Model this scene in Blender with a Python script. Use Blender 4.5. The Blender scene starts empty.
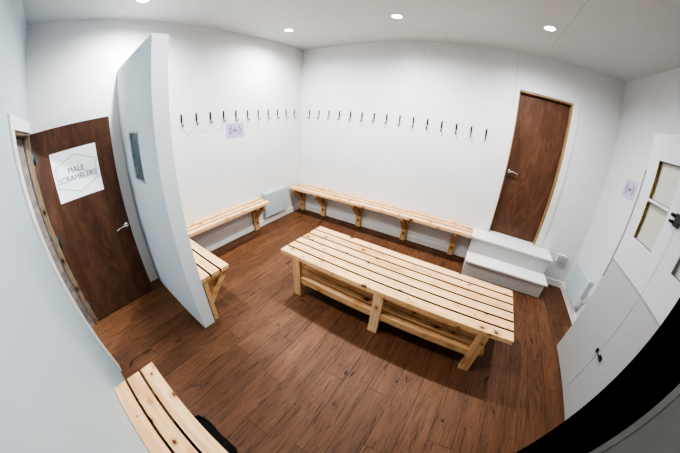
import bpy, bmesh, math, random
from mathutils import Vector, Matrix
random.seed(4)
PI = math.pi
S = bpy.context.scene
COL = S.collection

# ------------------------------------------------------------------ dimensions (metres; room corner at the origin, room towards -y)
H = 3.005      # ceiling height
L = 4.861      # back wall length
D = 3.89       # side wall length
CAM = (2.9558, -3.5199, 1.8445)

# ------------------------------------------------------------------ node helpers
class NT:
    def __init__(self, name):
        self.m = bpy.data.materials.new(name); self.m.use_nodes = True
        self.t = self.m.node_tree; self.t.nodes.clear()
        self.out = self.t.nodes.new('ShaderNodeOutputMaterial')
        self.b = self.t.nodes.new('ShaderNodeBsdfPrincipled')
        self.t.links.new(self.b.outputs[0], self.out.inputs[0])
    def n(self, typ, **kw):
        o = self.t.nodes.new(typ)
        for k, v in kw.items(): setattr(o, k, v)
        return o
    def put(self, sock, v):
        if hasattr(v, 'is_output') or isinstance(v, bpy.types.NodeSocket): self.t.links.new(v, sock)
        else: sock.default_value = v
    def math(self, op, a, b=0.0, c=0.0):
        o = self.n('ShaderNodeMath', operation=op)
        self.put(o.inputs[0], a); self.put(o.inputs[1], b); self.put(o.inputs[2], c)
        return o.outputs[0]
    def vmath(self, op, a, b=(0, 0, 0)):
        o = self.n('ShaderNodeVectorMath', operation=op)
        self.put(o.inputs[0], a); self.put(o.inputs[1], b)
        return o.outputs[0]
    def mul(self, v, s): return self.vmath('MULTIPLY', v, s)
    def sep(self, v):
        o = self.n('ShaderNodeSeparateXYZ'); self.put(o.inputs[0], v); return o.outputs
    def comb(self, x, y, z):
        o = self.n('ShaderNodeCombineXYZ')
        for s, v in zip(o.inputs, (x, y, z)): self.put(s, v)
        return o.outputs[0]
    def noise(self, vec, scale=5, detail=3, rough=.5, dist=0.0):
        o = self.n('ShaderNodeTexNoise'); self.put(o.inputs['Vector'], vec)
        o.inputs['Scale'].default_value = scale; o.inputs['Detail'].default_value = detail
        o.inputs['Roughness'].default_value = rough; o.inputs['Distortion'].default_value = dist
        return o.outputs['Fac']
    def ramp(self, fac, stops):
        o = self.n('ShaderNodeValToRGB'); self.put(o.inputs[0], fac)
        e = o.color_ramp.elements
        while len(e) < len(stops): e.new(0.5)
        for k, (p, c) in zip(e, stops):
            k.position = p; k.color = (*c, 1) if len(c) == 3 else c
        return o.outputs[0]
    def mix(self, fac, a, b, mode='MIX'):
        o = self.n('ShaderNodeMix', data_type='RGBA', blend_type=mode)
        self.put(o.inputs[0], fac)
        for s, v in ((o.inputs[6], a), (o.inputs[7], b)):
            self.put(s, (*v, 1) if isinstance(v, tuple) and len(v) == 3 else v)
        return o.outputs[2]
    def maprange(self, v, a, b, c=0.0, d=1.0, smooth=True):
        o = self.n('ShaderNodeMapRange', interpolation_type='SMOOTHSTEP' if smooth else 'LINEAR')
        for s, x in zip(o.inputs, (v, a, b, c, d)): self.put(s, x)
        return o.outputs[0]
    def bump(self, h, strength=.2, dist=.01):
        o = self.n('ShaderNodeBump'); o.inputs['Strength'].default_value = strength
        o.inputs['Distance'].default_value = dist; self.put(o.inputs['Height'], h)
        self.t.links.new(o.outputs[0], self.b.inputs['Normal'])
    def set(self, color=None, rough=None, metal=None, spec=None):
        if color is not None: self.put(self.b.inputs['Base Color'], (*color, 1) if isinstance(color, tuple) and len(color) == 3 else color)
        if rough is not None: self.put(self.b.inputs['Roughness'], rough)
        if metal is not None: self.put(self.b.inputs['Metallic'], metal)
        if spec is not None: self.put(self.b.inputs['Specular IOR Level'], spec)
        return self
    def obj(self): return self.n('ShaderNodeTexCoord').outputs['Object']
    def pos(self): return self.n('ShaderNodeNewGeometry').outputs['Position']
    def island(self): return self.n('ShaderNodeNewGeometry').outputs['Random Per Island']

def plain(name, color, rough=.5, metal=0.0, spec=.5, var=.03, scale=30):
    g = NT(name); v = g.noise(g.obj(), scale, 2)
    c = g.mix(g.maprange(v, .3, .7), tuple(x * (1 - var) for x in color), tuple(min(1, x * (1 + var)) for x in color))
    g.set(c, rough, metal, spec)
    return g.m

def painted(name, color, seams=(), var=.018, rough=.55, seamdark=.3):
    """matt painted board with faint butt joints: seams = (axis, place, lo, hi, other axis)"""
    g = NT(name); P = g.pos(); xyz = g.sep(P)
    v = g.noise(P, 2.2, 4, .6)
    c = g.mix(g.maprange(v, .3, .7), tuple(x * (1 - var) for x in color), tuple(min(1, x * (1 + var)) for x in color))
    tot = None
    for ax, pl, oax, lo, hi in seams:
        a = g.math('LESS_THAN', g.math('ABSOLUTE', g.math('SUBTRACT', xyz[ax], pl)), .0035)
        a = g.math('MULTIPLY', a, g.math('GREATER_THAN', xyz[oax], lo))
        a = g.math('MULTIPLY', a, g.math('LESS_THAN', xyz[oax], hi))
        tot = a if tot is None else g.math('MAXIMUM', tot, a)
    if tot is not None:
        c = g.mix(g.math('MULTIPLY', tot, seamdark), c, (.18, .18, .18))
    g.set(c, rough, spec=.3)
    g.bump(g.noise(P, 160, 2), .05, .002)
    return g.m

def pine(name, axis=0, tint=(1, 1, 1), dark=0.0, knots=1.0):
    """sawn pale softwood: grain along one local axis, brown knots, every board its own tone"""
    g = NT(name); P = g.obj(); r = g.island()
    off = g.comb(g.math('MULTIPLY', r, 13.7), g.math('MULTIPLY', r, 5.3), g.math('MULTIPLY', r, 9.1))
    q = g.vmath('ADD', P, off)
    st = [26.0, 26.0, 26.0]; st[axis] = 1.3
    wob = g.noise(q, 3.0, 2)
    grain = g.noise(g.mul(q, tuple(st)), 1.0, 4, .55, .6)
    st2 = [120.0] * 3; st2[axis] = 4
    fine = g.noise(g.mul(q, tuple(st2)), 1.0, 2)
    c = g.ramp(g.math('ADD', grain, g.math('MULTIPLY', g.math('SUBTRACT', wob, .5), .35)),
               [(.30, (.46, .25, .115)), (.44, (.66, .43, .245)), (.60, (.79, .56, .355)), (.8, (.73, .50, .30))])
    c = g.mix(g.math('MULTIPLY', g.maprange(fine, .55, .75), .22), c, (.50, .31, .16))
    # per-board tone
    c = g.mix(g.math('MULTIPLY', r, .38), c, (.78, .51, .23))
    c = g.mix(g.math('MULTIPLY', g.math('FRACT', g.math('MULTIPLY', r, 7.3)), .20), c, (.92, .75, .56))
    # knots
    vo = g.n('ShaderNodeTexVoronoi'); ks = [1.0] * 3; ks[axis] = .72
    kv = g.vmath('ADD', g.mul(q, tuple(ks)), g.mul(g.comb(fine, wob, grain), (.012, .012, .012)))
    g.put(vo.inputs['Vector'], kv); vo.inputs['Scale'].default_value = 9.5
    cs = g.sep(vo.outputs['Color'])
    rad = g.math('MULTIPLY', g.math('ADD', g.math('MULTIPLY', cs[0], .17), .07), knots)
    d = vo.outputs['Distance']
    halo = g.math('SUBTRACT', 1.0, g.maprange(d, rad, g.math('MULTIPLY', rad, 2.1)))
    c = g.mix(g.math('MULTIPLY', halo, .55), c, (.52, .27, .10))
    core = g.math('SUBTRACT', 1.0, g.maprange(d, g.math('MULTIPLY', rad, .55), rad))
    c = g.mix(g.math('MULTIPLY', core, .94), c, (.085, .036, .018))
    v2 = g.n('ShaderNodeTexVoronoi'); g.put(v2.inputs['Vector'], kv); v2.inputs['Scale'].default_value = 17
    r2 = g.math('ADD', g.math('MULTIPLY', g.sep(v2.outputs['Color'])[1], .13), .02)
    c = g.mix(g.math('MULTIPLY', g.math('SUBTRACT', 1.0, g.maprange(v2.outputs['Distance'], g.math('MULTIPLY', r2, .6), r2)), .8), c, (.12, .055, .025))
    c = g.mix(1.0, c, tint, 'MULTIPLY')
    if dark: c = g.mix(dark, c, (.16, .09, .045))
    g.set(c, .55, spec=.3)
    g.bump(grain, .12, .004)
    return g.m

def plywood(name, k=1.0):
    g = NT(name); P = g.obj()
    w = g.noise(g.mul(P, (2.6, 2.6, .8)), 1.0, 3, .5, 1.6)
    fl = g.noise(g.mul(P, (9, 9, 3.0)), 1.0, 3, .5, 2.2)
    st = g.noise(g.mul(P, (90, 90, 3)), 1.0, 3)
    c = g.ramp(w, [(.25, (.058, .0270, .0165)), (.5, (.084, .040, .0240)), (.75, (.116, .056, .033))])
    c = g.mix(g.math('MULTIPLY', g.maprange(fl, .45, .65), .45), c, (.150, .070, .037))
    c = g.mix(g.math('MULTIPLY', g.maprange(st, .5, .75), .30), c, (.045, .016, .009))
    c = g.mix(1.0, c, (k, k * 1.02, k * 1.06), 'MULTIPLY')
    g.set(c, .48, spec=.3); g.bump(st, .06, .002)
    return g.m

def floorboards(name):
    g = NT(name); x, y, z = g.sep(g.pos())
    PW, PL = .193, 1.285
    u = g.math('DIVIDE', g.math('ADD', x, 20.03), PW); row = g.math('FLOOR', u); fu = g.math('FRACT', u)
    wn = g.n('ShaderNodeTexWhiteNoise', noise_dimensions='1D'); g.put(wn.inputs['W'], row)
    v = g.math('ADD', g.math('DIVIDE', g.math('ADD', y, 40.0), PL), g.math('MULTIPLY', wn.outputs[0], 1.0))
    idx = g.math('FLOOR', v); fv = g.math('FRACT', v)
    w2 = g.n('ShaderNodeTexWhiteNoise', noise_dimensions='2D'); g.put(w2.inputs['Vector'], g.comb(row, idx, 0.0))
    r = w2.outputs['Value']; rc = g.sep(w2.outputs['Color'])
    q = g.comb(g.math('ADD', x, g.math('MULTIPLY', r, 31.0)), g.math('ADD', y, g.math('MULTIPLY', rc[1], 17.0)), g.math('MULTIPLY', rc[2], 9.0))
    broad = g.noise(g.mul(q, (9, 1.5, 1)), 1.0, 4, .6, 1.2)
    grain = g.noise(g.mul(q, (46, 3.2, 1)), 1.0, 6, .68, 1.6)
    fine = g.noise(g.mul(q, (210, 22, 1)), 1.0, 3)
    c = g.ramp(broad, [(.25, (.092, .0400, .0190)), (.5, (.134, .0600, .0285)), (.75, (.172, .081, .040))])
    c = g.mix(g.math('MULTIPLY', g.maprange(grain, .50, .64), .70), c, (.042, .0180, .0085))
    c = g.mix(g.math('MULTIPLY', g.maprange(fine, .5, .8), .25), c, (.27, .14, .07))
    kn = g.noise(g.mul(q, (13, 5.0, 1)), 1.0, 3, .55, .8)
    c = g.mix(g.math('MULTIPLY', g.maprange(kn, .65, .74), .88), c, (.018, .008, .0045))
    tone = g.maprange(r, 0.0, 1.0, .86, 1.14, False)
    c = g.mix(1.0, c, g.comb(tone, tone, tone), 'MULTIPLY')
    e1 = g.math('MULTIPLY', g.math('MINIMUM', fu, g.math('SUBTRACT', 1.0, fu)), PW)
    e2 = g.math('MULTIPLY', g.math('MINIMUM', fv, g.math('SUBTRACT', 1.0, fv)), PL)
    seam = g.math('SUBTRACT', 1.0, g.maprange(g.math('MINIMUM', e1, e2), .0010, .0034))
    c = g.mix(g.math('MULTIPLY', seam, .75), c, (.020, .009, .005))
    g.set(c, g.maprange(grain, .3, .7, .46, .62), spec=.35)
    g.bump(g.math('SUBTRACT', g.math('MULTIPLY', grain, .3), seam), .18, .002)
    return g.m

def emissive(name, color, s):
    g = NT(name); g.set((.9, .9, .9), .4)
    fall = g.noise(g.obj(), 20, 1)
    g.b.inputs['Emission Color'].default_value = (*color, 1)
    g.put(g.b.inputs['Emission Strength'], g.maprange(fall, 0, 1, s * .95, s * 1.05))
    return g.m

WHITE = (.80, .80, .80)
M = dict(
    wall_back=painted('white_wall_board_back', (.715, .725, .735), [(0, 2.105, 2, 1.7, 4), (0, 3.352, 2, 2.3, 4), (0, 4.252, 2, .5, 2.62)]),
    wall=painted('white_wall_board', (.715, .725, .735)),
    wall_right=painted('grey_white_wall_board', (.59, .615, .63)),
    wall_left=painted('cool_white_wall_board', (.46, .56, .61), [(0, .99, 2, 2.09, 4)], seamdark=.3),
    wall_part=painted('partition_white_paint', (.73, .80, .85)),
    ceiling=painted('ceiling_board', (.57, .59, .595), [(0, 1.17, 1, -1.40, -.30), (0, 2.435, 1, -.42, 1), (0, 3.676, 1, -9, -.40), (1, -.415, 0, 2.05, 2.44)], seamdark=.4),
    floor=floorboards('wood_plank_floor'),
    skirting=plain('white_skirting_gloss', (.78, .78, .78), .35),
    trimw=plain('white_gloss_trim', (.82, .82, .82), .35),
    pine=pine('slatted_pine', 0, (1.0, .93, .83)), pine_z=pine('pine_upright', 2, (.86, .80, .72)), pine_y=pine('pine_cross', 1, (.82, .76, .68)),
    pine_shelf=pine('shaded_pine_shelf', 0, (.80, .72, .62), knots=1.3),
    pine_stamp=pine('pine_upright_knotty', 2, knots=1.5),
    ply=plywood('dark_brown_plywood', 1.28), ply_dark=plywood('deep_brown_plywood', .92),
    reveal=pine('raw_wood_lining', 2, (.25, .255, .28)),
    stain=plain('stained_white_board', (.17, .135, .12), .8, var=.25, scale=14),
    chrome=plain('brushed_chrome', (.75, .75, .74), .22, 1.0, var=.02),
    steel=plain('dull_steel', (.16, .16, .165), .35, 1.0, var=.05),
    hinge=plain('grey_steel_hinge', (.06, .10, .11), .4, .6),
    black=plain('black_lacquer', (.010, .010, .011), .35),
    black_matt=plain('matt_black_paint', (.0012, .0012, .0012), .9, spec=.02),
    paper=plain('white_paper', (.80, .83, .86), .7, var=.01),
    ink=plain('black_ink', (.006, .007, .008), .7),
    lilac=plain('pale_lilac_paper', (.44, .43, .58), .6, var=.02),
    purple=plain('purple_ink', (.22, .05, .20), .6),
    violet=plain('grey_violet_ink', (.16, .08, .22), .6),
    edge=plain('gap_shade_edge', (.055, .027, .013), .8, var=.2),  # shade inside the slat gaps, put into the colour of the inner edges
    step=plain('white_step_paint', (.80, .81, .82), .38),
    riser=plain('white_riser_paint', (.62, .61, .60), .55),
    heater=plain('pale_grey_heater_enamel', (.48, .565, .615), .35),
    grille=plain('grey_heater_grille', (.45, .52, .56), .5),
    socket=plain('grey_socket_plastic', (.40, .42, .43), .4),
    socketw=plain('white_socket_plastic', (.80, .80, .80), .35),
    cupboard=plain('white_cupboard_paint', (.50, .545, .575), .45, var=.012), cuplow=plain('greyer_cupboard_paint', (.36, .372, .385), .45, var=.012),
    gap=plain('grey_shadow_gap', (.27, .29, .30), .7),
    plyedge=None,
    pane=plain('pale_cream_perspex', (.42, .44, .405), .25, var=.02),
    darkpane=plain('dark_blue_grey_glass', (.10, .145, .17), .2, var=.1),
    greyframe=plain('pale_grey_frame', (.50, .54, .57), .5),
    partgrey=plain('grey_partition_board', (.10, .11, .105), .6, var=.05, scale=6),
    bag=None,
    lens=emissive('downlight_lens', (1.0, .98, .95), 45),
)
g = NT('gold_ply_edge'); P = g.obj(); xyz = g.sep(P)
wv = g.noise(g.mul(P, (60, 3, 25)), 1.0, 3); c = g.ramp(wv, [(.35, (.07, .045, .012)), (.6, (.36, .24, .07))]); g.set(c, .6); M['plyedge'] = g.m
g = NT('black_woven_nylon'); P = g.obj(); wv = g.noise(P, 180, 3); g.set(g.ramp(wv, [(.3, (.004, .004, .004)), (.8, (.018, .018, .018))]), .9, spec=.15)
g.bump(g.noise(P, 60, 4), .6, .01); M['bag'] = g.m

# ------------------------------------------------------------------ mesh helpers
class MB:
    def __init__(self): self.bm = bmesh.new()
    def _fin(self, verts, mat):
        bmesh.ops.transform(self.bm, matrix=mat, verts=verts)
    def box(self, lo, hi, bev=0.0, mat=None, seg=2):
        t = bmesh.new(); bmesh.ops.create_cube(t, size=1)
        c = [(a + b) / 2 for a, b in zip(lo, hi)]; s = [abs(b - a) for a, b in zip(lo, hi)]
        bmesh.ops.transform(t, matrix=Matrix.Translation(c) @ Matrix.Diagonal((*s, 1)), verts=t.verts)
        if bev: bmesh.ops.bevel(t, geom=t.edges[:], offset=bev, segments=seg, profile=.5, affect='EDGES')
        self.add(t, mat); return self
    def add(self, t, mat=None):
        if mat is not None: bmesh.ops.transform(t, matrix=mat, verts=t.verts)
        me = bpy.data.meshes.new('tmp'); t.to_mesh(me); t.free(); self.bm.from_mesh(me); bpy.data.meshes.remove(me)
    def bar(self, a, b, w, h, bev=.003, up=Vector((0, 0, 1))):
        """rectangular bar between two points, w across, h along 'up' side"""
        a, b = Vector(a), Vector(b); d = (b - a); n = d.length; d.normalize()
        s = d.cross(up).normalized(); u = s.cross(d)
        m = Matrix((( *d, 0), (*s, 0), (*u, 0), (0, 0, 0, 1))).transposed(); m.translation = (a + b) / 2
        return self.box((-n / 2, -w / 2, -h / 2), (n / 2, w / 2, h / 2), bev, m)
    def prism(self, pts, axis, lo, hi, bev=0.0):
        """extrude a polygon given in the two other axes along axis"""
        t = bmesh.new(); vs = []
        for p in pts:
            c = list(p); c.insert(axis, lo); vs.append(t.verts.new(c))
        f = t.faces.new(vs); r = bmesh.ops.extrude_face_region(t, geom=[f])
        d = [0, 0, 0]; d[axis] = hi - lo
        bmesh.ops.translate(t, vec=d, verts=[v for v in r['geom'] if isinstance(v, bmesh.types.BMVert)])
        bmesh.ops.recalc_face_normals(t, faces=t.faces[:])
        if bev: bmesh.ops.bevel(t, geom=t.edges[:], offset=bev, segments=2, profile=.5, affect='EDGES')
        self.add(t); return self
    def tube(self, pts, r, n=10):
        pts = [Vector(p) for p in pts]; t = bmesh.new(); rings = []; prev = None
        rs = r if isinstance(r, (list, tuple)) else [r] * len(pts)
        for i, p in enumerate(pts):
            d = (pts[min(i + 1, len(pts) - 1)] - pts[max(i - 1, 0)]).normalized()
            if prev is None:
                a = Vector((0, 0, 1)) if abs(d.z) < .9 else Vector((1, 0, 0)); s = d.cross(a).normalized()
            else: s = (prev - d * prev.dot(d)).normalized()
            prev = s; u = d.cross(s)
            rings.append([t.verts.new(p + (s * math.cos(2 * PI * k / n) + u * math.sin(2 * PI * k / n)) * rs[i]) for k in range(n)])
        for A, B in zip(rings, rings[1:]):
            for k in range(n): t.faces.new((A[k], A[(k + 1) % n], B[(k + 1) % n], B[k]))
        t.faces.new(rings[0][::-1]); t.faces.new(rings[-1])
        bmesh.ops.recalc_face_normals(t, faces=t.faces[:])
        for f in t.faces: f.smooth = len(f.verts) == 4
        self.add(t); return self
    def lathe(self, prof, mat=None, n=32):
        t = bmesh.new(); rings = []
        for r, z in prof:
            rings.append([t.verts.new((r * math.cos(2 * PI * k / n), r * math.sin(2 * PI * k / n), z)) for k in range(n)] if r > 1e-6 else [t.verts.new((0, 0, z))])
        for A, B in zip(rings, rings[1:]):
            for k in range(n):
                k2 = (k + 1) % n
                if len(A) == 1 and len(B) == 1: continue
                if len(A) == 1: t.faces.new((A[0], B[k], B[k2]))
                elif len(B) == 1: t.faces.new((A[k], A[k2], B[0]))
                else: t.faces.new((A[k], A[k2], B[k2], B[k]))
        bmesh.ops.recalc_face_normals(t, faces=t.faces[:])
        self.add(t, mat); return self
    def sphere(self, c, r, sc=(1, 1, 1)):
        t = bmesh.new(); bmesh.ops.create_uvsphere(t, u_segments=14, v_segments=9, radius=r)
        for f in t.faces: f.smooth = True
        self.add(t, Matrix.Translation(c) @ Matrix.Diagonal((*sc, 1))); return self
    def build(self, name, mat, parent=None, loc=None, inner=None):
        if inner:      # facing board edges take a dark material that paints the shade between slats
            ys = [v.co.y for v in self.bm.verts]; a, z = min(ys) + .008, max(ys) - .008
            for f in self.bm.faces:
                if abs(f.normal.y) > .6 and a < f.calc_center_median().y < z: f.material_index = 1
        me = bpy.data.meshes.new(name); self.bm.to_mesh(me); self.bm.free()
        me.materials.append(mat)
        if inner: me.materials.append(inner)
        o = bpy.data.objects.new(name, me); COL.objects.link(o)
        if parent is not None: o.parent = parent
        if loc is not None: o.location = loc
        return o

def tag(o, label=None, cat=None, group=None, kind=None):
    if label: o['label'] = label
    if cat: o['category'] = cat
    if group: o['group'] = group
    if kind: o['kind'] = kind
    return o
def thing(name, label, cat, loc=(0, 0, 0), rz=0.0, group=None, kind=None):
    o = bpy.data.objects.new(name, None); COL.objects.link(o)
    o.location = loc; o.rotation_euler = (0, 0, rz); o.empty_display_size = .1
    return tag(o, label, cat, group, kind)
def again(o, parent, loc=None):
    """one more copy of a part (with its own sub-parts) under a thing"""
    c = o.copy(); COL.objects.link(c); c.parent = parent
    if loc is not None: c.location = loc
    for ch in list(o.children):
        k = ch.copy(); COL.objects.link(k); k.parent = c
    return c
def copy_tree(o):
    r = o.copy(); COL.objects.link(r)
    for ch in list(o.children): again(ch, r)
    return r
def text_mesh(name, body, width, mat, parent, mtx, capscale=1.0, thin=-.001):
    cu = bpy.data.curves.new(name, 'FONT'); cu.body = body; cu.align_x = 'CENTER'; cu.align_y = 'CENTER'; cu.size = 1.0; cu.offset = thin
    o = bpy.data.objects.new(name, cu); COL.objects.link(o)
    dg = bpy.context.evaluated_depsgraph_get(); dg.update()
    me = bpy.data.meshes.new_from_object(o.evaluated_get(dg)); bpy.data.objects.remove(o); bpy.data.curves.remove(cu)
    xs = [v.co.x for v in me.vertices]; ys = [v.co.y for v in me.vertices]
    cx, cy = (max(xs) + min(xs)) / 2, (max(ys) + min(ys)) / 2; k = width / (max(xs) - min(xs)); hh = max(ys) - min(ys)
    for v in me.vertices:
        v.co = Vector(((v.co.x - cx) * k, (v.co.y - cy) * capscale / hh, 0))
    me.transform(mtx); me.materials.append(mat)
    o = bpy.data.objects.new(name, me); COL.objects.link(o); o.parent = parent
    return o
def struct(mb, name, mat, label, parent=None):
    o = mb.build(name, mat, parent); return tag(o, label, None, kind='structure')

# ------------------------------------------------------------------ THE ROOM
T = .16
b = MB(); b.box((-.2, -6.0, -.1), (L + .3, .2, 0)); struct(b, 'floor', M['floor'], 'brown wood plank floor')
b = MB(); b.box((-.2, -6.0, H), (L + .3, .2, H + .1)); struct(b, 'ceiling', M['ceiling'], 'pale ceiling boards with thin joints')
DX0, DX1, DZ0, DZ1 = 3.413, 4.150, .526, 2.506     # raised door in the back wall
b = MB()
b.box((-.2, 0, 0), (DX0, .14, H)); b.box((DX1, 0, 0), (L + .2, .14, H)); b.box((DX0, 0, DZ1), (DX1, .14, H)); b.box((DX0, 0, 0), (DX1, .14, DZ0))
b.box((DX0 - .1, .14, DZ0 - .1), (DX1 + .1, .18, DZ1 + .1))
struct(b, 'wall_back', M['wall_back'], 'white back wall with a long row of coat hooks')
b = MB(); b.box((-.14, -D, 0), (0, 0, H)); struct(b, 'wall_left', M['wall'], 'white wall left of the room corner')
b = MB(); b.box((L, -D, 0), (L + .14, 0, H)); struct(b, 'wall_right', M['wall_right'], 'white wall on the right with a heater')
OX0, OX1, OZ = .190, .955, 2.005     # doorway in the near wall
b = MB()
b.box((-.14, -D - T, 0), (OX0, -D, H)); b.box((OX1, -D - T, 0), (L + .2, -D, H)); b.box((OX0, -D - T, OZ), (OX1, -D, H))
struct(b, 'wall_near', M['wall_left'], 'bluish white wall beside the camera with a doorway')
b = MB(); b.box((-.2, -6.0, 0), (-.06, -D - T, H)); b.box((2.2, -6.0, 0), (2.34, -D - T, H)); b.box((-.2, -6.1, 0), (2.34, -6.0, H))
struct(b, 'wall_corridor', M['wall'], 'white corridor walls beyond the doorway')
PX, PY, PT, PZ = 1.205, -2.963, .122, 2.447
b = MB()
WX0, WX1, WZ0, WZ1 = .40, .745, 1.358, 1.803
yb = PY + .055
b.box((0, PY, 0), (WX0, PY + PT, PZ)); b.box((WX1, PY, 0), (PX, PY + PT, PZ)); b.box((WX0, PY, 0), (WX1, PY + PT, WZ0)); b.box((WX0, PY, WZ1), (WX1, PY + PT, PZ)); b.box((WX0, yb, WZ0), (WX1, PY + PT, WZ1))
struct(b, 'wall_partition', M['wall_part'], 'white freestanding partition wall stopping short of the ceiling')
# partition window
w = MB()
w.box((WX0, PY - .004, WZ0), (WX0 + .014, yb, WZ1)); w.box((WX1 - .014, PY - .004, WZ0), (WX1, yb, WZ1)); w.box((WX0, PY - .004, WZ0), (WX1, yb, WZ0 + .012)); w.box((WX0, PY - .004, WZ1 - .012), (WX1, yb, WZ1))
wo = struct(w, 'window_1', M['greyframe'], 'narrow dark window in the partition with a grey frame')
b = MB(); b.box((WX0 + .012, PY + .010, WZ0 + .01), (WX1 - .012, PY + .018, WZ1 - .01)); b.build('pane', M['darkpane'], wo)
# partition stub by the camera with its black end post
NX = 3.85
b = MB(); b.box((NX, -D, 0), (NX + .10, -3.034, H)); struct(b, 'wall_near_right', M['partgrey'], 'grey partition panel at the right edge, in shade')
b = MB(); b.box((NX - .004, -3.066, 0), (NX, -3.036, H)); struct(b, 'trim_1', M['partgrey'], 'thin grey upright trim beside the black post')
b = MB(); b.box((NX - .006, -3.034, 0), (NX + .12, -2.800, H), .003); struct(b, 'trim_2', M['black_matt'], 'wide matt black upright post near the camera')
# skirtings
SH, ST = .10, .016
b = MB(); b.box((0, PY + PT, 0), (ST, 0, SH), .003); struct(b, 'baseboard_left', M['skirting'], 'white skirting along the left wall')
b = MB(); b.box((ST, -ST, 0), (3.19, 0, SH), .003); b.box((4.372, -ST, 0), (L - ST, 0, SH), .003); struct(b, 'baseboard_back', M['skirting'], 'white skirting along the back wall')
b = MB(); b.box((L - ST, -1.33, 0), (L, 0, SH), .003); struct(b, 'baseboard_right', M['skirting'], 'white skirting below the right heater')

# ---- door casing and lining of the doorway in the near wall
b = MB(); cw, ct = .095, .016
b.box((OX1, -D, 0), (OX1 + cw, -D + ct, OZ + cw), .003); b.box((.03, -D, OZ), (OX1, -D + ct, OZ + cw), .003)
struct(b, 'trim_3', M['trimw'], 'white casing round the open doorway')
b = MB(); b.box((OX0, -D - .045, 0), (OX0 + .012, -D + .004, OZ)); b.box((OX0, -D - .045, OZ - .02), (OX1, -D + .004, OZ)); b.box((OX1 - .012, -D - T, 0), (OX1, -D, OZ - .02))
struct(b, 'trim_4', M['reveal'], 'raw wood lining of the open doorway')
b = MB(); b.box((OX0, -D - T, 0), (OX0 + .03, -D - .058, OZ)); b.box((OX0, -D - T, OZ - .035), (OX1 - .012, -D - .058, OZ))
struct(b, 'trim_5', M['stain'], 'stained pale door stop inside the open doorway')

# ---- door_1: open brown door
d1 = MB(); d1.box((.156, -D + .008, .012), (.196, -3.108, 1.99), .002)
d1 = struct(d1, 'door_1', M['ply_dark'], 'dark brown plywood door standing open beside the partition, with a white poster')
def lever(parent, x, y, z, nx, ny, tx, ty, length=.125):
    """rose, neck and curved lever; n = outward normal, t = direction the lever points"""
    rose = MB(); q = Matrix.Translation((x, y, z)) @ Vector((nx, ny, 0)).to_track_quat('Z', 'Y').to_matrix().to_4x4()
    rose.lathe([(0, 0), (.026, 0), (.026, .006), (.022, .009), (0, .009)], q)
    pts = []
    for k in range(9):
        f = k / 8; out = .045 + .008 * math.sin(f * PI); along = f * length - .004; dz = .010 * math.sin(f * PI) - .012 * f * f
        pts.append((x + nx * out + tx * along, y + ny * out + ty * along, z + dz))
    rose.tube([(x + nx * .005, y + ny * .005, z), (x + nx * .048, y + ny * .048, z)], .009)
    rose.tube(pts, [.010, .0095, .009, .009, .0085, .0085, .008, .0075, .006])
    o = rose.build('door_handle', M['chrome'], parent); o['label'] = 'chrome lever handle'; return o
lever(d1, .196, -3.150, .890, 1, 0, 0, -1)
for hz in (1.78, 1.0, .22):
    b = MB(); b.box((.190, -D + .0045, hz - .05), (.1975, -D + .034, hz + .05), .001); b.tube([(.203, -D + .012, hz - .05), (.203, -D + .012, hz + .05)], .007)
    b.build('hinge', M['hinge'], d1)
# poster on it
ph = thing('paper_poster', 'white square poster reading MALE SCRAMBLERS in a hexagon on the open brown door', 'poster', (.1965, -3.5025, 1.5465))
PSZ = .455
b = MB(); b.box((0, -PSZ / 2, -PSZ / 2), (.0012, PSZ / 2, PSZ / 2)); b.build('sheet', M['paper'], ph)
hexa = [(.5, .115), (.93, .29), (.93, .70), (.5, .885), (.06, .70), (.06, .30)]
b = MB(); hp = [Vector((.0018, (u - .5) * PSZ, (.5 - v) * PSZ)) for u, v in hexa]
for p, q in zip(hp, hp[1:] + hp[:1]): b.bar(p, q, .0036, .0008, 0, up=Vector((1, 0, 0)))
b.build('hexagon_outline', M['ink'], ph)
FX = Matrix(((0, 0, 1, 0), (1, 0, 0, 0), (0, 1, 0, 0), (0, 0, 0, 1)))     # text facing +x
FMX = Matrix(((0, 0, -1, 0), (-1, 0, 0, 0), (0, 1, 0, 0), (0, 0, 0, 1)))   # text facing -x
lt = text_mesh('lettering', 'SCRAMBLERS', .835 * PSZ, M['ink'], ph, Matrix.Translation((.0024, 0, (.5 - .572) * PSZ)) @ FX, .112 * PSZ)
lt = text_mesh('lettering', 'MALE', .345 * PSZ, M['ink'], ph, Matrix.Translation((.0024, 0, (.5 - .415) * PSZ)) @ FX, .112 * PSZ)

# ---- door_2: raised closed door in the back wall
d2 = MB(); d2.box((DX0 + .012, .060, DZ0 + .006), (DX1 - .024, .098, DZ1 - .022), .002)
d2 = struct(d2, 'door_2', M['ply'], 'dark brown plywood door closed at the top of the white steps')
lever(d2, DX0 + .055, .060, 1.425, 0, -1, 1, 0, .13)
b = MB(); b.box((DX0, -.002, DZ0), (DX0 + .012, .13, DZ1), .001); b.box((DX1 - .024, -.002, DZ0), (DX1, .13, DZ1), .001); b.box((DX0 + .012, -.002, DZ1 - .022), (DX1 - .024, .13, DZ1), .001)
struct(b, 'trim_6', pine('golden_door_lining', 2, (.42, .42, .38), knots=.3), 'golden wood lining round the raised brown door')
b = MB(); b.box((DX0 - .058, -.012, .545), (DX0 - .002, 0, DZ1 + .075), .002); b.box((DX1 + .002, -.012, .545), (4.247, 0, DZ1 + .075), .002); b.box((DX0 - .002, -.012, DZ1 + .002), (DX1 + .002, 0, DZ1 + .075), .002)
struct(b, 'trim_7', M['wall_back'], 'flat white casing round the raised brown door')

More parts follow.
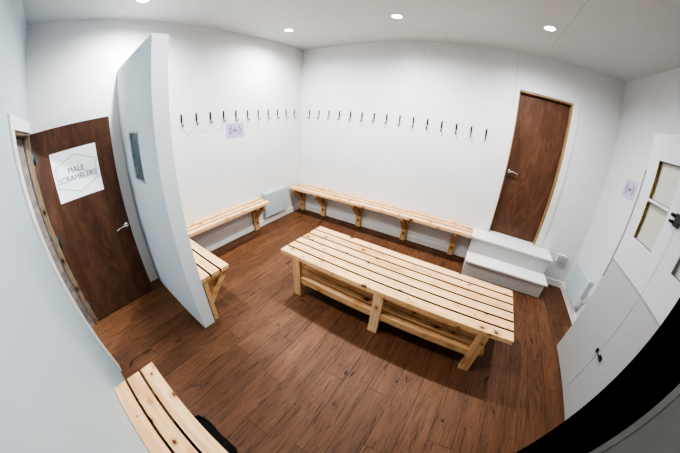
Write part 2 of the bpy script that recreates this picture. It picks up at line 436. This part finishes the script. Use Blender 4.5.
# ------------------------------------------------------------------ STEPS
st = thing('step_unit', 'white painted two-tread steps below the raised brown door', 'steps', (3.19, 0, 0))
W = 1.18
b = MB(); b.box((0, -.480, 0), (W, -.018, .228)); b.box((0, -.262, .228), (W, -.002, .488)); b.build('riser', M['riser'], st)
b = MB(); b.box((-.012, -.545, .228), (W + .012, -.262, .258), .006); b.build('tread', M['step'], st)
b = MB(); b.box((-.012, -.325, .488), (W + .012, -.001, .518), .006); b.build('tread', M['step'], st)

# ------------------------------------------------------------------ WALL BENCHES
BZ, BT = .505, .045
def bracket_mesh(parent, x, depth, first=None, BZ=.53):
    """wall post with a bearer under the slats and a diagonal brace; wall at local y=0, bench towards -y"""
    if first is not None: return again(first, parent, (x, 0, 0))
    b = MB(); b.box((-.045, -.062, .0), (.045, -.0165, BZ - BT), .003); b.box((-.0225, -depth + .03, BZ - BT - .05), (.0225, -.063, BZ - BT), .003)
    o = b.build('bracket', M['pine_z'], parent, (x, 0, 0))
    b = MB(); zt = BZ - BT - .052
    b.prism([(-.063, .195), (-.063, .265), (-depth + .115, zt), (-depth + .04, zt)], 0, -.034, .034, .003)
    b.build('brace', M['pine_y'], o)
    return o
def wall_bench(label, length, loc, rz, posts, depth=.30, slats=3, gap=.017, BZ=.53):
    t = thing('wall_bench', label, 'bench', loc, rz, 'slatted pine wall benches')
    w = (depth - .004 - gap * (slats - 1)) / slats
    s = MB()
    for k in range(slats):
        y1 = -.004 - k * (w + gap); s.box((0, y1 - w, BZ - BT), (length, y1, BZ), .004)
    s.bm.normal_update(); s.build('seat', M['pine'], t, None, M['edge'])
    f = None
    for x in posts:
        q = bracket_mesh(t, x, depth, f, BZ); f = f or q
    return t
wall_bench('long slatted pine wall bench along the back wall up to the white steps', 3.144, (.030, 0, 0), 0, (.067, .562, 1.299, 2.122, 2.917), .345)
# left-wall bench: local x -> -y ; local -y -> +x
wall_bench('slatted pine wall bench on the left wall ending at the pale heater', 1.748, (0, -2.838, 0), PI / 2, (.16, 1.648), .298)
# partition bench: against the far face of the partition
wall_bench('short slatted pine bench against the far side of the partition', .895, (1.202, PY + PT, 0), PI, (.052, .80), .32)
# near bench along the near wall, local -y -> +y
wall_bench('near slatted pine bench against the bluish wall beside the camera', 2.115, (3.77, -D, 0), PI, (.15, 1.15, 1.94), .325, gap=.014, BZ=.507)

# ------------------------------------------------------------------ CENTRE BENCH TABLE
tb = thing('slatted_table', 'wide low slatted pine bench table with a shelf in the middle of the floor', 'table', (2.537, -1.675, 0), -.021)
HX, HY, TZ, TT = 1.137, .346, .520, .045
b = MB(); n = 6; gp = .017; w = (2 * HY - gp * (n - 1)) / n
for k in range(n):
    y0 = -HY + k * (w + gp); b.box((-HX + random.uniform(0, .004), y0, TZ - TT), (HX - random.uniform(0, .004), y0 + w, TZ), .004)
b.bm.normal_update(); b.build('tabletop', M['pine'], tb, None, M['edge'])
legx = (-.93, -.02, .90)
for i, x in enumerate(legx):
    for sgn in (-1, 1):
        b = MB(); yo = sgn * (HY - .005)
        b.box((x - .047, min(yo, yo - sgn * .045), 0), (x + .047, max(yo, yo - sgn * .045), TZ - TT), .003)
        b.build('leg', M['pine_stamp'] if i == 1 else M['pine_z'], tb)
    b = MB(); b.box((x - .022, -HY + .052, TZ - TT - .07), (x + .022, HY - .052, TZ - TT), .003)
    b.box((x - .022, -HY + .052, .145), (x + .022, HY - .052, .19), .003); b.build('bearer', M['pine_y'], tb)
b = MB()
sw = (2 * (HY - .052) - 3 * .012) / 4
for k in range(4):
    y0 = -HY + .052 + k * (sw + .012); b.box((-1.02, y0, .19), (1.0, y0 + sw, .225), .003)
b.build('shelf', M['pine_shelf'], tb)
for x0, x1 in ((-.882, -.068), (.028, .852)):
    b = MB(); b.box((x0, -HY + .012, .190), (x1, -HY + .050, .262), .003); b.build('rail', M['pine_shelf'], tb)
    b = MB(); b.box((x0, HY - .050, .190), (x1, HY - .012, .262), .003); b.build('rail', M['pine_shelf'], tb)

# ------------------------------------------------------------------ COAT HOOKS
def hook_parts(t):
    """local: wall at y=0, hook towards -y, top of the plate at z=0"""
    b = MB()
    b.prism([(-.007, -.004), (.007, -.004), (.0105, -.03), (.0105, -.085), (.006, -.118), (-.006, -.118), (-.0105, -.085), (-.0105, -.03)], 1, -.009, 0, .002)
    b.build('plate', M['black'], t)
    b = MB(); b.tube([(0, -.004, -.112), (0, -.009, -.135), (0, -.020, -.154), (0, -.034, -.158), (0, -.045, -.148), (0, -.049, -.134)], [.006, .007, .007, .007, .0065, .006])
    b.sphere((0, -.049, -.129), .010); o = b.build('hook', M['steel'], t); o['label'] = 'steel lower hook'
ordinal = ['nearest', 'second', 'third', 'fourth', 'fifth', 'sixth', 'seventh', 'eighth', 'ninth', 'tenth', 'eleventh', 'twelfth', 'thirteenth', 'fourteenth', 'fifteenth']
def hook_label(i, n, wall, endname):
    if i == n - 1: return f'black and chrome coat hook on the {wall}, nearest {endname}'
    return f'black and chrome coat hook on the {wall}, {ordinal[i]} from the room corner' if i else f'black and chrome coat hook on the {wall}, nearest the room corner'
first = None
for i in range(15):
    if first is None:
        first = thing('coat_hook', '', 'hook'); hook_parts(first); h = first
    else: h = copy_tree(first)
    h.location = (.2018 + .2039 * i, 0, 1.9144); h.rotation_euler = (0, 0, 0)
    tag(h, hook_label(i, 15, 'back wall', 'the raised brown door'), 'hook', 'coat hooks on the back wall')
for i in range(11):
    h = copy_tree(first); h.location = (0, -.1878 - .2044 * i, 1.9144); h.rotation_euler = (0, 0, PI / 2)
    tag(h, hook_label(i, 11, 'left wall', 'the partition'), 'hook', 'coat hooks on the left wall')

# ------------------------------------------------------------------ NOTICES
def notice(label, loc, face, w, h):
    t = thing('paper_notice', label, 'notice', loc); s = 1 if face > 0 else -1
    R = FX if face > 0 else FMX
    def flat(mb, u0, u1, v0, v1, d):   # rectangle in sheet coordinates
        mb.box((0 if s > 0 else -d, min(s * u0, s * u1), v0), (d if s > 0 else 0, max(s * u0, s * u1), v1))
    b = MB(); flat(b, -w / 2, w / 2, -h / 2, h / 2, .0012); b.build('sheet', M['lilac'], t)
    for sd in (-1, 1):
        b = MB()
        cx = sd * w * .25
        q = Matrix.Translation((s * .0014, s * cx, h * .26)) @ Vector((s, 0, 0)).to_track_quat('Z', 'Y').to_matrix().to_4x4()
        b.lathe([(0, 0), (.011, 0), (.011, .0008), (0, .0008)], q, 14)
        pts = [(cx - sd * .012, h * .19), (cx + sd * .016, h * .12), (cx + sd * .020, -h * .02), (cx + sd * .014, -h * .16), (cx - sd * .010, -h * .27)]
        for (a0, a1), (c0, c1) in zip(pts, pts[1:]): b.bar((s * .0018, s * a0, a1), (s * .0018, s * c0, c1), .010, .0008, 0, up=Vector((1, 0, 0)))
        pts = [(cx - sd * .014, h * .15), (cx - sd * .004, 0), (cx - sd * .016, -h * .22)]
        for (a0, a1), (c0, c1) in zip(pts, pts[1:]): b.bar((s * .0018, s * a0, a1), (s * .0018, s * c0, c1), .007, .0008, 0, up=Vector((1, 0, 0)))
        b.build('figure_symbol', M['violet'], t)
    b = MB()
    for k in range(3): 
        u = (-.038 + .026 * k); b.box((min(0, s * .002), s * u if s > 0 else -(u + .021), -.014), (max(0, s * .002), (s * u + .021) if s > 0 else -u, .014))
    b.bar((s * .0018, s * -.048, -.024), (s * .0018, s * .048, -.024), .004, .0008, 0, up=Vector((1, 0, 0)))
    b.build('purple_mark', M['purple'], t)
notice('small lilac notice with two figure symbols under the coat hooks on the left wall', (-.0005, -1.436, 1.629), 1, .305, .212)
notice('small lilac notice with two figure symbols on the right wall beside the white cupboard', (L + .0005, -.637, 1.726), -1, .285, .205)

# ------------------------------------------------------------------ HEATERS
def heater(label, loc, rz, length, h=.425):
    """wall at local y=0, heater towards -y, x = length"""
    t = thing('panel_heater', label, 'heater', loc, rz, 'wall panel heaters')
    b = MB(); b.prism([(-.002, .0), (-.068, .0), (-.076, .010), (-.076, h - .010), (-.068, h), (-.002, h)], 0, 0, length, .004); b.build('casing', M['heater'], t)
    b = MB()
    for k in range(int(length / .03) - 1):
        x = .03 + k * .03; b.box((x, -.0775, h - .085), (x + .012, -.075, h - .035), .0008); b.box((x, -.0775, h - .16), (x + .012, -.075, h - .11), .0008)
    b.build('grille', M['grille'], t)
    b = MB(); b.box((.02, -.058, h - .001), (length - .02, -.012, h + .003), .001); b.build('top_vent', M['grille'], t)
    b = MB(); b.box((length - .012, -.07, .05), (length + .004, -.02, .15), .004); b.build('control_panel', M['socketw'], t)
    return t
heater('pale grey panel heater on the left wall near the room corner', (0, -1.0, .145), PI / 2, .53, .43)
hr = heater('pale grey panel heater on the right wall beside the steps', (L, -.215, .165), -PI / 2, .535, .42)
b = MB(); b.tube([(.535, -.03, .10), (.570, -.02, .13), (.600, -.014, .20), (.606, -.012, .27), (.590, -.012, .30), (.572, -.012, .27), (.565, -.014, .20), (.560, -.014, .10), (.556, -.014, .0)], .006, 8); b.build('cable', M['socketw'], hr)
# socket on the back wall
so = thing('wall_socket', 'grey double wall socket on the back wall right of the steps', 'socket', (4.632, 0, .46))
b = MB(); b.box((-.078, -.034, -.058), (.078, 0, .058), .005); b.build('back_box', M['socketw'], so)
b = MB(); b.box((-.074, -.041, -.054), (.074, -.034, .054), .003); b.build('face_plate', M['socket'], so)
for sx in (-.036, .036):
    b = MB(); b.box((sx - .011, -.0445, .022), (sx + .011, -.041, .038), .002); b.build('switch', M['socketw'], so)

# ------------------------------------------------------------------ WHITE CUPBOARD ON THE RIGHT
CX, CY0, CY1, CZ = 4.51, -1.328, -2.535, 2.275
cb = thing('door_unit', 'white cupboard of four doors with small recessed panes on the right', 'cupboard', (CX, CY0, 0))
F = .045   # door thickness
b = MB(); b.box((F + .004, CY1 - CY0 - .02, 0), (L - CX - .001, 0, CZ), .002); b.build('carcass', M['cupboard'], cb)
ym = -.601; ZM = 1.140
b = MB(); b.box((-.006, -.0125, .95), (F + .003, .003, 1.965)); b.build('edge_strip', M['gap'], cb)
b = MB(); b.box((-.001, CY1 - CY0, ZM - .007), (F + .003, -.0135, ZM + .007)); b.build('joint_strip', M['gap'], cb)
def leaf(y0, y1, z0, z1, panes, name='door', mat='cupboard', gold=True):
    """door leaf between y0 (left, larger) and y1; panes = list of (ya, yb, za, zb) recessed openings"""
    b = MB()
    ys = sorted({y0, y1, *[p[0] for p in panes], *[p[1] for p in panes]}); zs = sorted({z0, z1, *[p[2] for p in panes], *[p[3] for p in panes]})
    for ya, yb in zip(ys, ys[1:]):
        for za, zb in zip(zs, zs[1:]):
            cy, cz = (ya + yb) / 2, (za + zb) / 2
            if any(p[1] < cy < p[0] and p[2] < cz < p[3] for p in panes): continue
            b.box((0, ya, za), (F, yb, zb))
    bmesh.ops.remove_doubles(b.bm, verts=b.bm.verts[:], dist=1e-5)
    o = b.build(name, M[mat], cb)
    for p in panes:
        q = MB(); q.box((F - .012, p[1], p[2]), (F - .004, p[0], p[3])); q.build('pane', M['pane'], o)
        q = MB(); t_ = .004; q.box((.0005, p[0] - t_, p[2]), (F - .012, p[0], p[3])); q.build('ply_edge', M['plyedge'] if gold else M['gap'], o)
        q = MB(); k_ = F - .0125
        q.box((k_ - .004, p[1], p[2]), (k_, p[1] + t_, p[3])); q.box((k_ - .004, p[1] + t_, p[2]), (k_, p[0] - t_, p[2] + t_)); q.box((k_ - .004, p[1] + t_, p[3] - t_), (k_, p[0] - t_, p[3]))
        q.build('pane_seal', M['black'], o)
    return o
g2 = .002
r0 = -.0135
wl = [(-.160, -.458, 1.762, 2.065), (-.160, -.458, 1.422, 1.738)]
wr = [(-.752, -1.05, 1.762, 2.065), (-.752, -1.05, 1.422, 1.738)]
dl = leaf(r0, ym + g2, ZM + .008, CZ, wl); dr = leaf(ym - g2, CY1 - CY0, ZM + .008, CZ, wr, gold=False)
dll = leaf(r0 + .010, ym + g2, .006, ZM - .008, [], mat='cuplow'); dlr = leaf(ym - g2, CY1 - CY0, .006, ZM - .008, [], mat='cuplow')
# black lever latch across the upper pair
b = MB(); zz = 1.722
b.box((-.014, -.625, zz - .045), (-.0002, -.565, zz + .045), .003)
b.box((-.030, -.72, zz - .018), (-.014, -.590, zz + .018), .004)
b.box((-.034, -.555, zz + .010), (-.0002, -.530, zz + .034), .003); b.box((-.034, -.555, zz - .034), (-.0002, -.530, zz - .012), .003)
h = b.build('latch', M['black'], dl); h['label'] = 'black lever latch'
b = MB(); zz = .555
b.box((-.010, -.690, zz - .020), (-.0002, -.640, zz + .020), .002); b.tube([(-.016, -.622, zz), (-.016, -.70, zz)], .007); b.box((-.022, -.668, zz - .006), (-.010, -.655, zz + .024), .002)
h = b.build('bolt', M['black'], dlr); h['label'] = 'small black barrel bolt'
b = MB(); b.box((-.016, -.590, zz - .018), (-.0002, -.562, zz + .018), .002); h = b.build('bolt_keep', M['black'], dll); h['label'] = 'small black bolt keep'

# ------------------------------------------------------------------ BLACK BAG UNDER THE NEAR BENCH
bg = thing('holdall_bag', 'black bag lying on the floor under the near bench', 'bag', (2.20, -3.665, 0))
t = bmesh.new(); bmesh.ops.create_uvsphere(t, u_segments=40, v_segments=20, radius=1)
rnd = random.Random(3); ph_ = [rnd.uniform(0, 6) for _ in range(8)]
for v in t.verts:
    x, y, z = v.co
    k = 1.02 + .06 * math.sin(5 * x + ph_[0]) * math.cos(4 * y + ph_[1]) + .045 * math.sin(9 * x + 6 * z + ph_[2]) + .03 * math.sin(14 * y + 11 * z + ph_[3]) + .025 * math.sin(21 * x + ph_[4])
    sx = math.copysign(abs(x) ** .75, x); sy = math.copysign(abs(y) ** .8, y); sz = math.copysign(abs(z) ** .8, z)
    v.co = Vector((sx * .31 * k, sy * .135 * k, max(.0, .115 + sz * .115 * k)))
for f in t.faces: f.smooth = True
b = MB(); b.add(t); b.build('bag_body', M['bag'], bg)
b = MB(); b.tube([(-.22, .09, .16), (-.245, .110, .12), (-.215, .128, .09), (-.16, .136, .085), (-.10, .136, .10), (-.07, .12, .15)], .014, 8); b.build('strap', M['bag'], bg)
b = MB(); b.tube([(-.22, .02, .226), (-.12, .03, .238), (0, .035, .236), (.12, .03, .236), (.22, .02, .226)], .006, 8); b.build('zip', M['black'], bg)

# ------------------------------------------------------------------ DOWNLIGHTS
spots = [(.525, -2.858, 'round ceiling downlight above the partition, at the top edge'),
         (.574, -.998, 'round ceiling downlight nearest the room corner'),
         (2.010, -.924, 'round ceiling downlight in front of the middle of the back wall'),
         (3.538, -.942, 'round ceiling downlight in front of the raised brown door'),
         (2.01, -2.97, 'round ceiling downlight nearest above the camera')]
POWER = [150, 152, 170, 138, 82]
proto = None
for (x, y, lab), pw in zip(spots, POWER):
    if proto is None:
        proto = thing('ceiling_downlight', '', 'light')
        b = MB(); b.lathe([(.050, -.001), (.052, -.008), (.064, -.007), (.068, 0), (.050, 0)]); b.build('bezel', M['trimw'], proto)
        b = MB(); b.lathe([(0, -.004), (.050, -.004), (.050, -.0005), (0, -.0005)]); b.build('lens', M['lens'], proto); f = proto
    else: f = copy_tree(proto)
    f.location = (x, y, H); tag(f, lab, 'light', 'ceiling downlights')
    l = bpy.data.lights.new('downlight_lamp', 'SPOT'); l.energy = pw; l.spot_size = math.radians(170); l.spot_blend = 1.0; l.shadow_soft_size = .035
    l.color = (1.0, .985, .965)
    lo = bpy.data.objects.new('downlight_lamp', l); COL.objects.link(lo); lo.location = (x, y, H - .045)

l = bpy.data.lights.new('corridor_lamp', 'POINT'); l.energy = 150; l.shadow_soft_size = .05; l.color = (.93, .97, 1.0)
lo = bpy.data.objects.new('corridor_lamp', l); COL.objects.link(lo); lo.location = (1.62, -4.76, 2.5)

# world: dim neutral
w = bpy.data.worlds.new('world'); S.world = w; w.use_nodes = True
bgn = w.node_tree.nodes.get('Background'); bgn.inputs[0].default_value = (.6, .7, .8, 1); bgn.inputs[1].default_value = .05

# ------------------------------------------------------------------ CAMERA (wide fisheye lens, theta as a polynomial of the image radius in mm)
cam = bpy.data.cameras.new('camera'); co = bpy.data.objects.new('camera', cam); COL.objects.link(co); S.camera = co
cam.type = 'PANO'; cam.sensor_width = 36.0; cam.sensor_height = 36.0 * 453 / 680; cam.sensor_fit = 'HORIZONTAL'; cam.clip_start = .02
pc = cam if hasattr(cam, 'panorama_type') else cam.cycles
pc.panorama_type = 'FISHEYE_LENS_POLYNOMIAL'
pc.fisheye_fov = math.radians(250)
pc.fisheye_polynomial_k0 = 0.0
for i, k in enumerate((7.77710688e-02, -9.33209940e-06, -2.22697673e-05, 3.33470310e-07)):
    setattr(pc, f'fisheye_polynomial_k{i + 1}', -k)
fw = Vector((-0.44532034, 0.78005073, -0.43955733)); rt = Vector((0.85391891, 0.51764707, 0.05351638)); up = Vector((-0.26928106, 0.35151439, 0.89661884))
mw = Matrix(((*rt, 0), (*up, 0), (*(-fw), 0), (0, 0, 0, 1))).transposed(); mw.translation = CAM
co.matrix_world = mw

S.view_settings.view_transform = 'AgX'
S.view_settings.look = 'AgX - High Contrast'
S.view_settings.exposure = 0.12
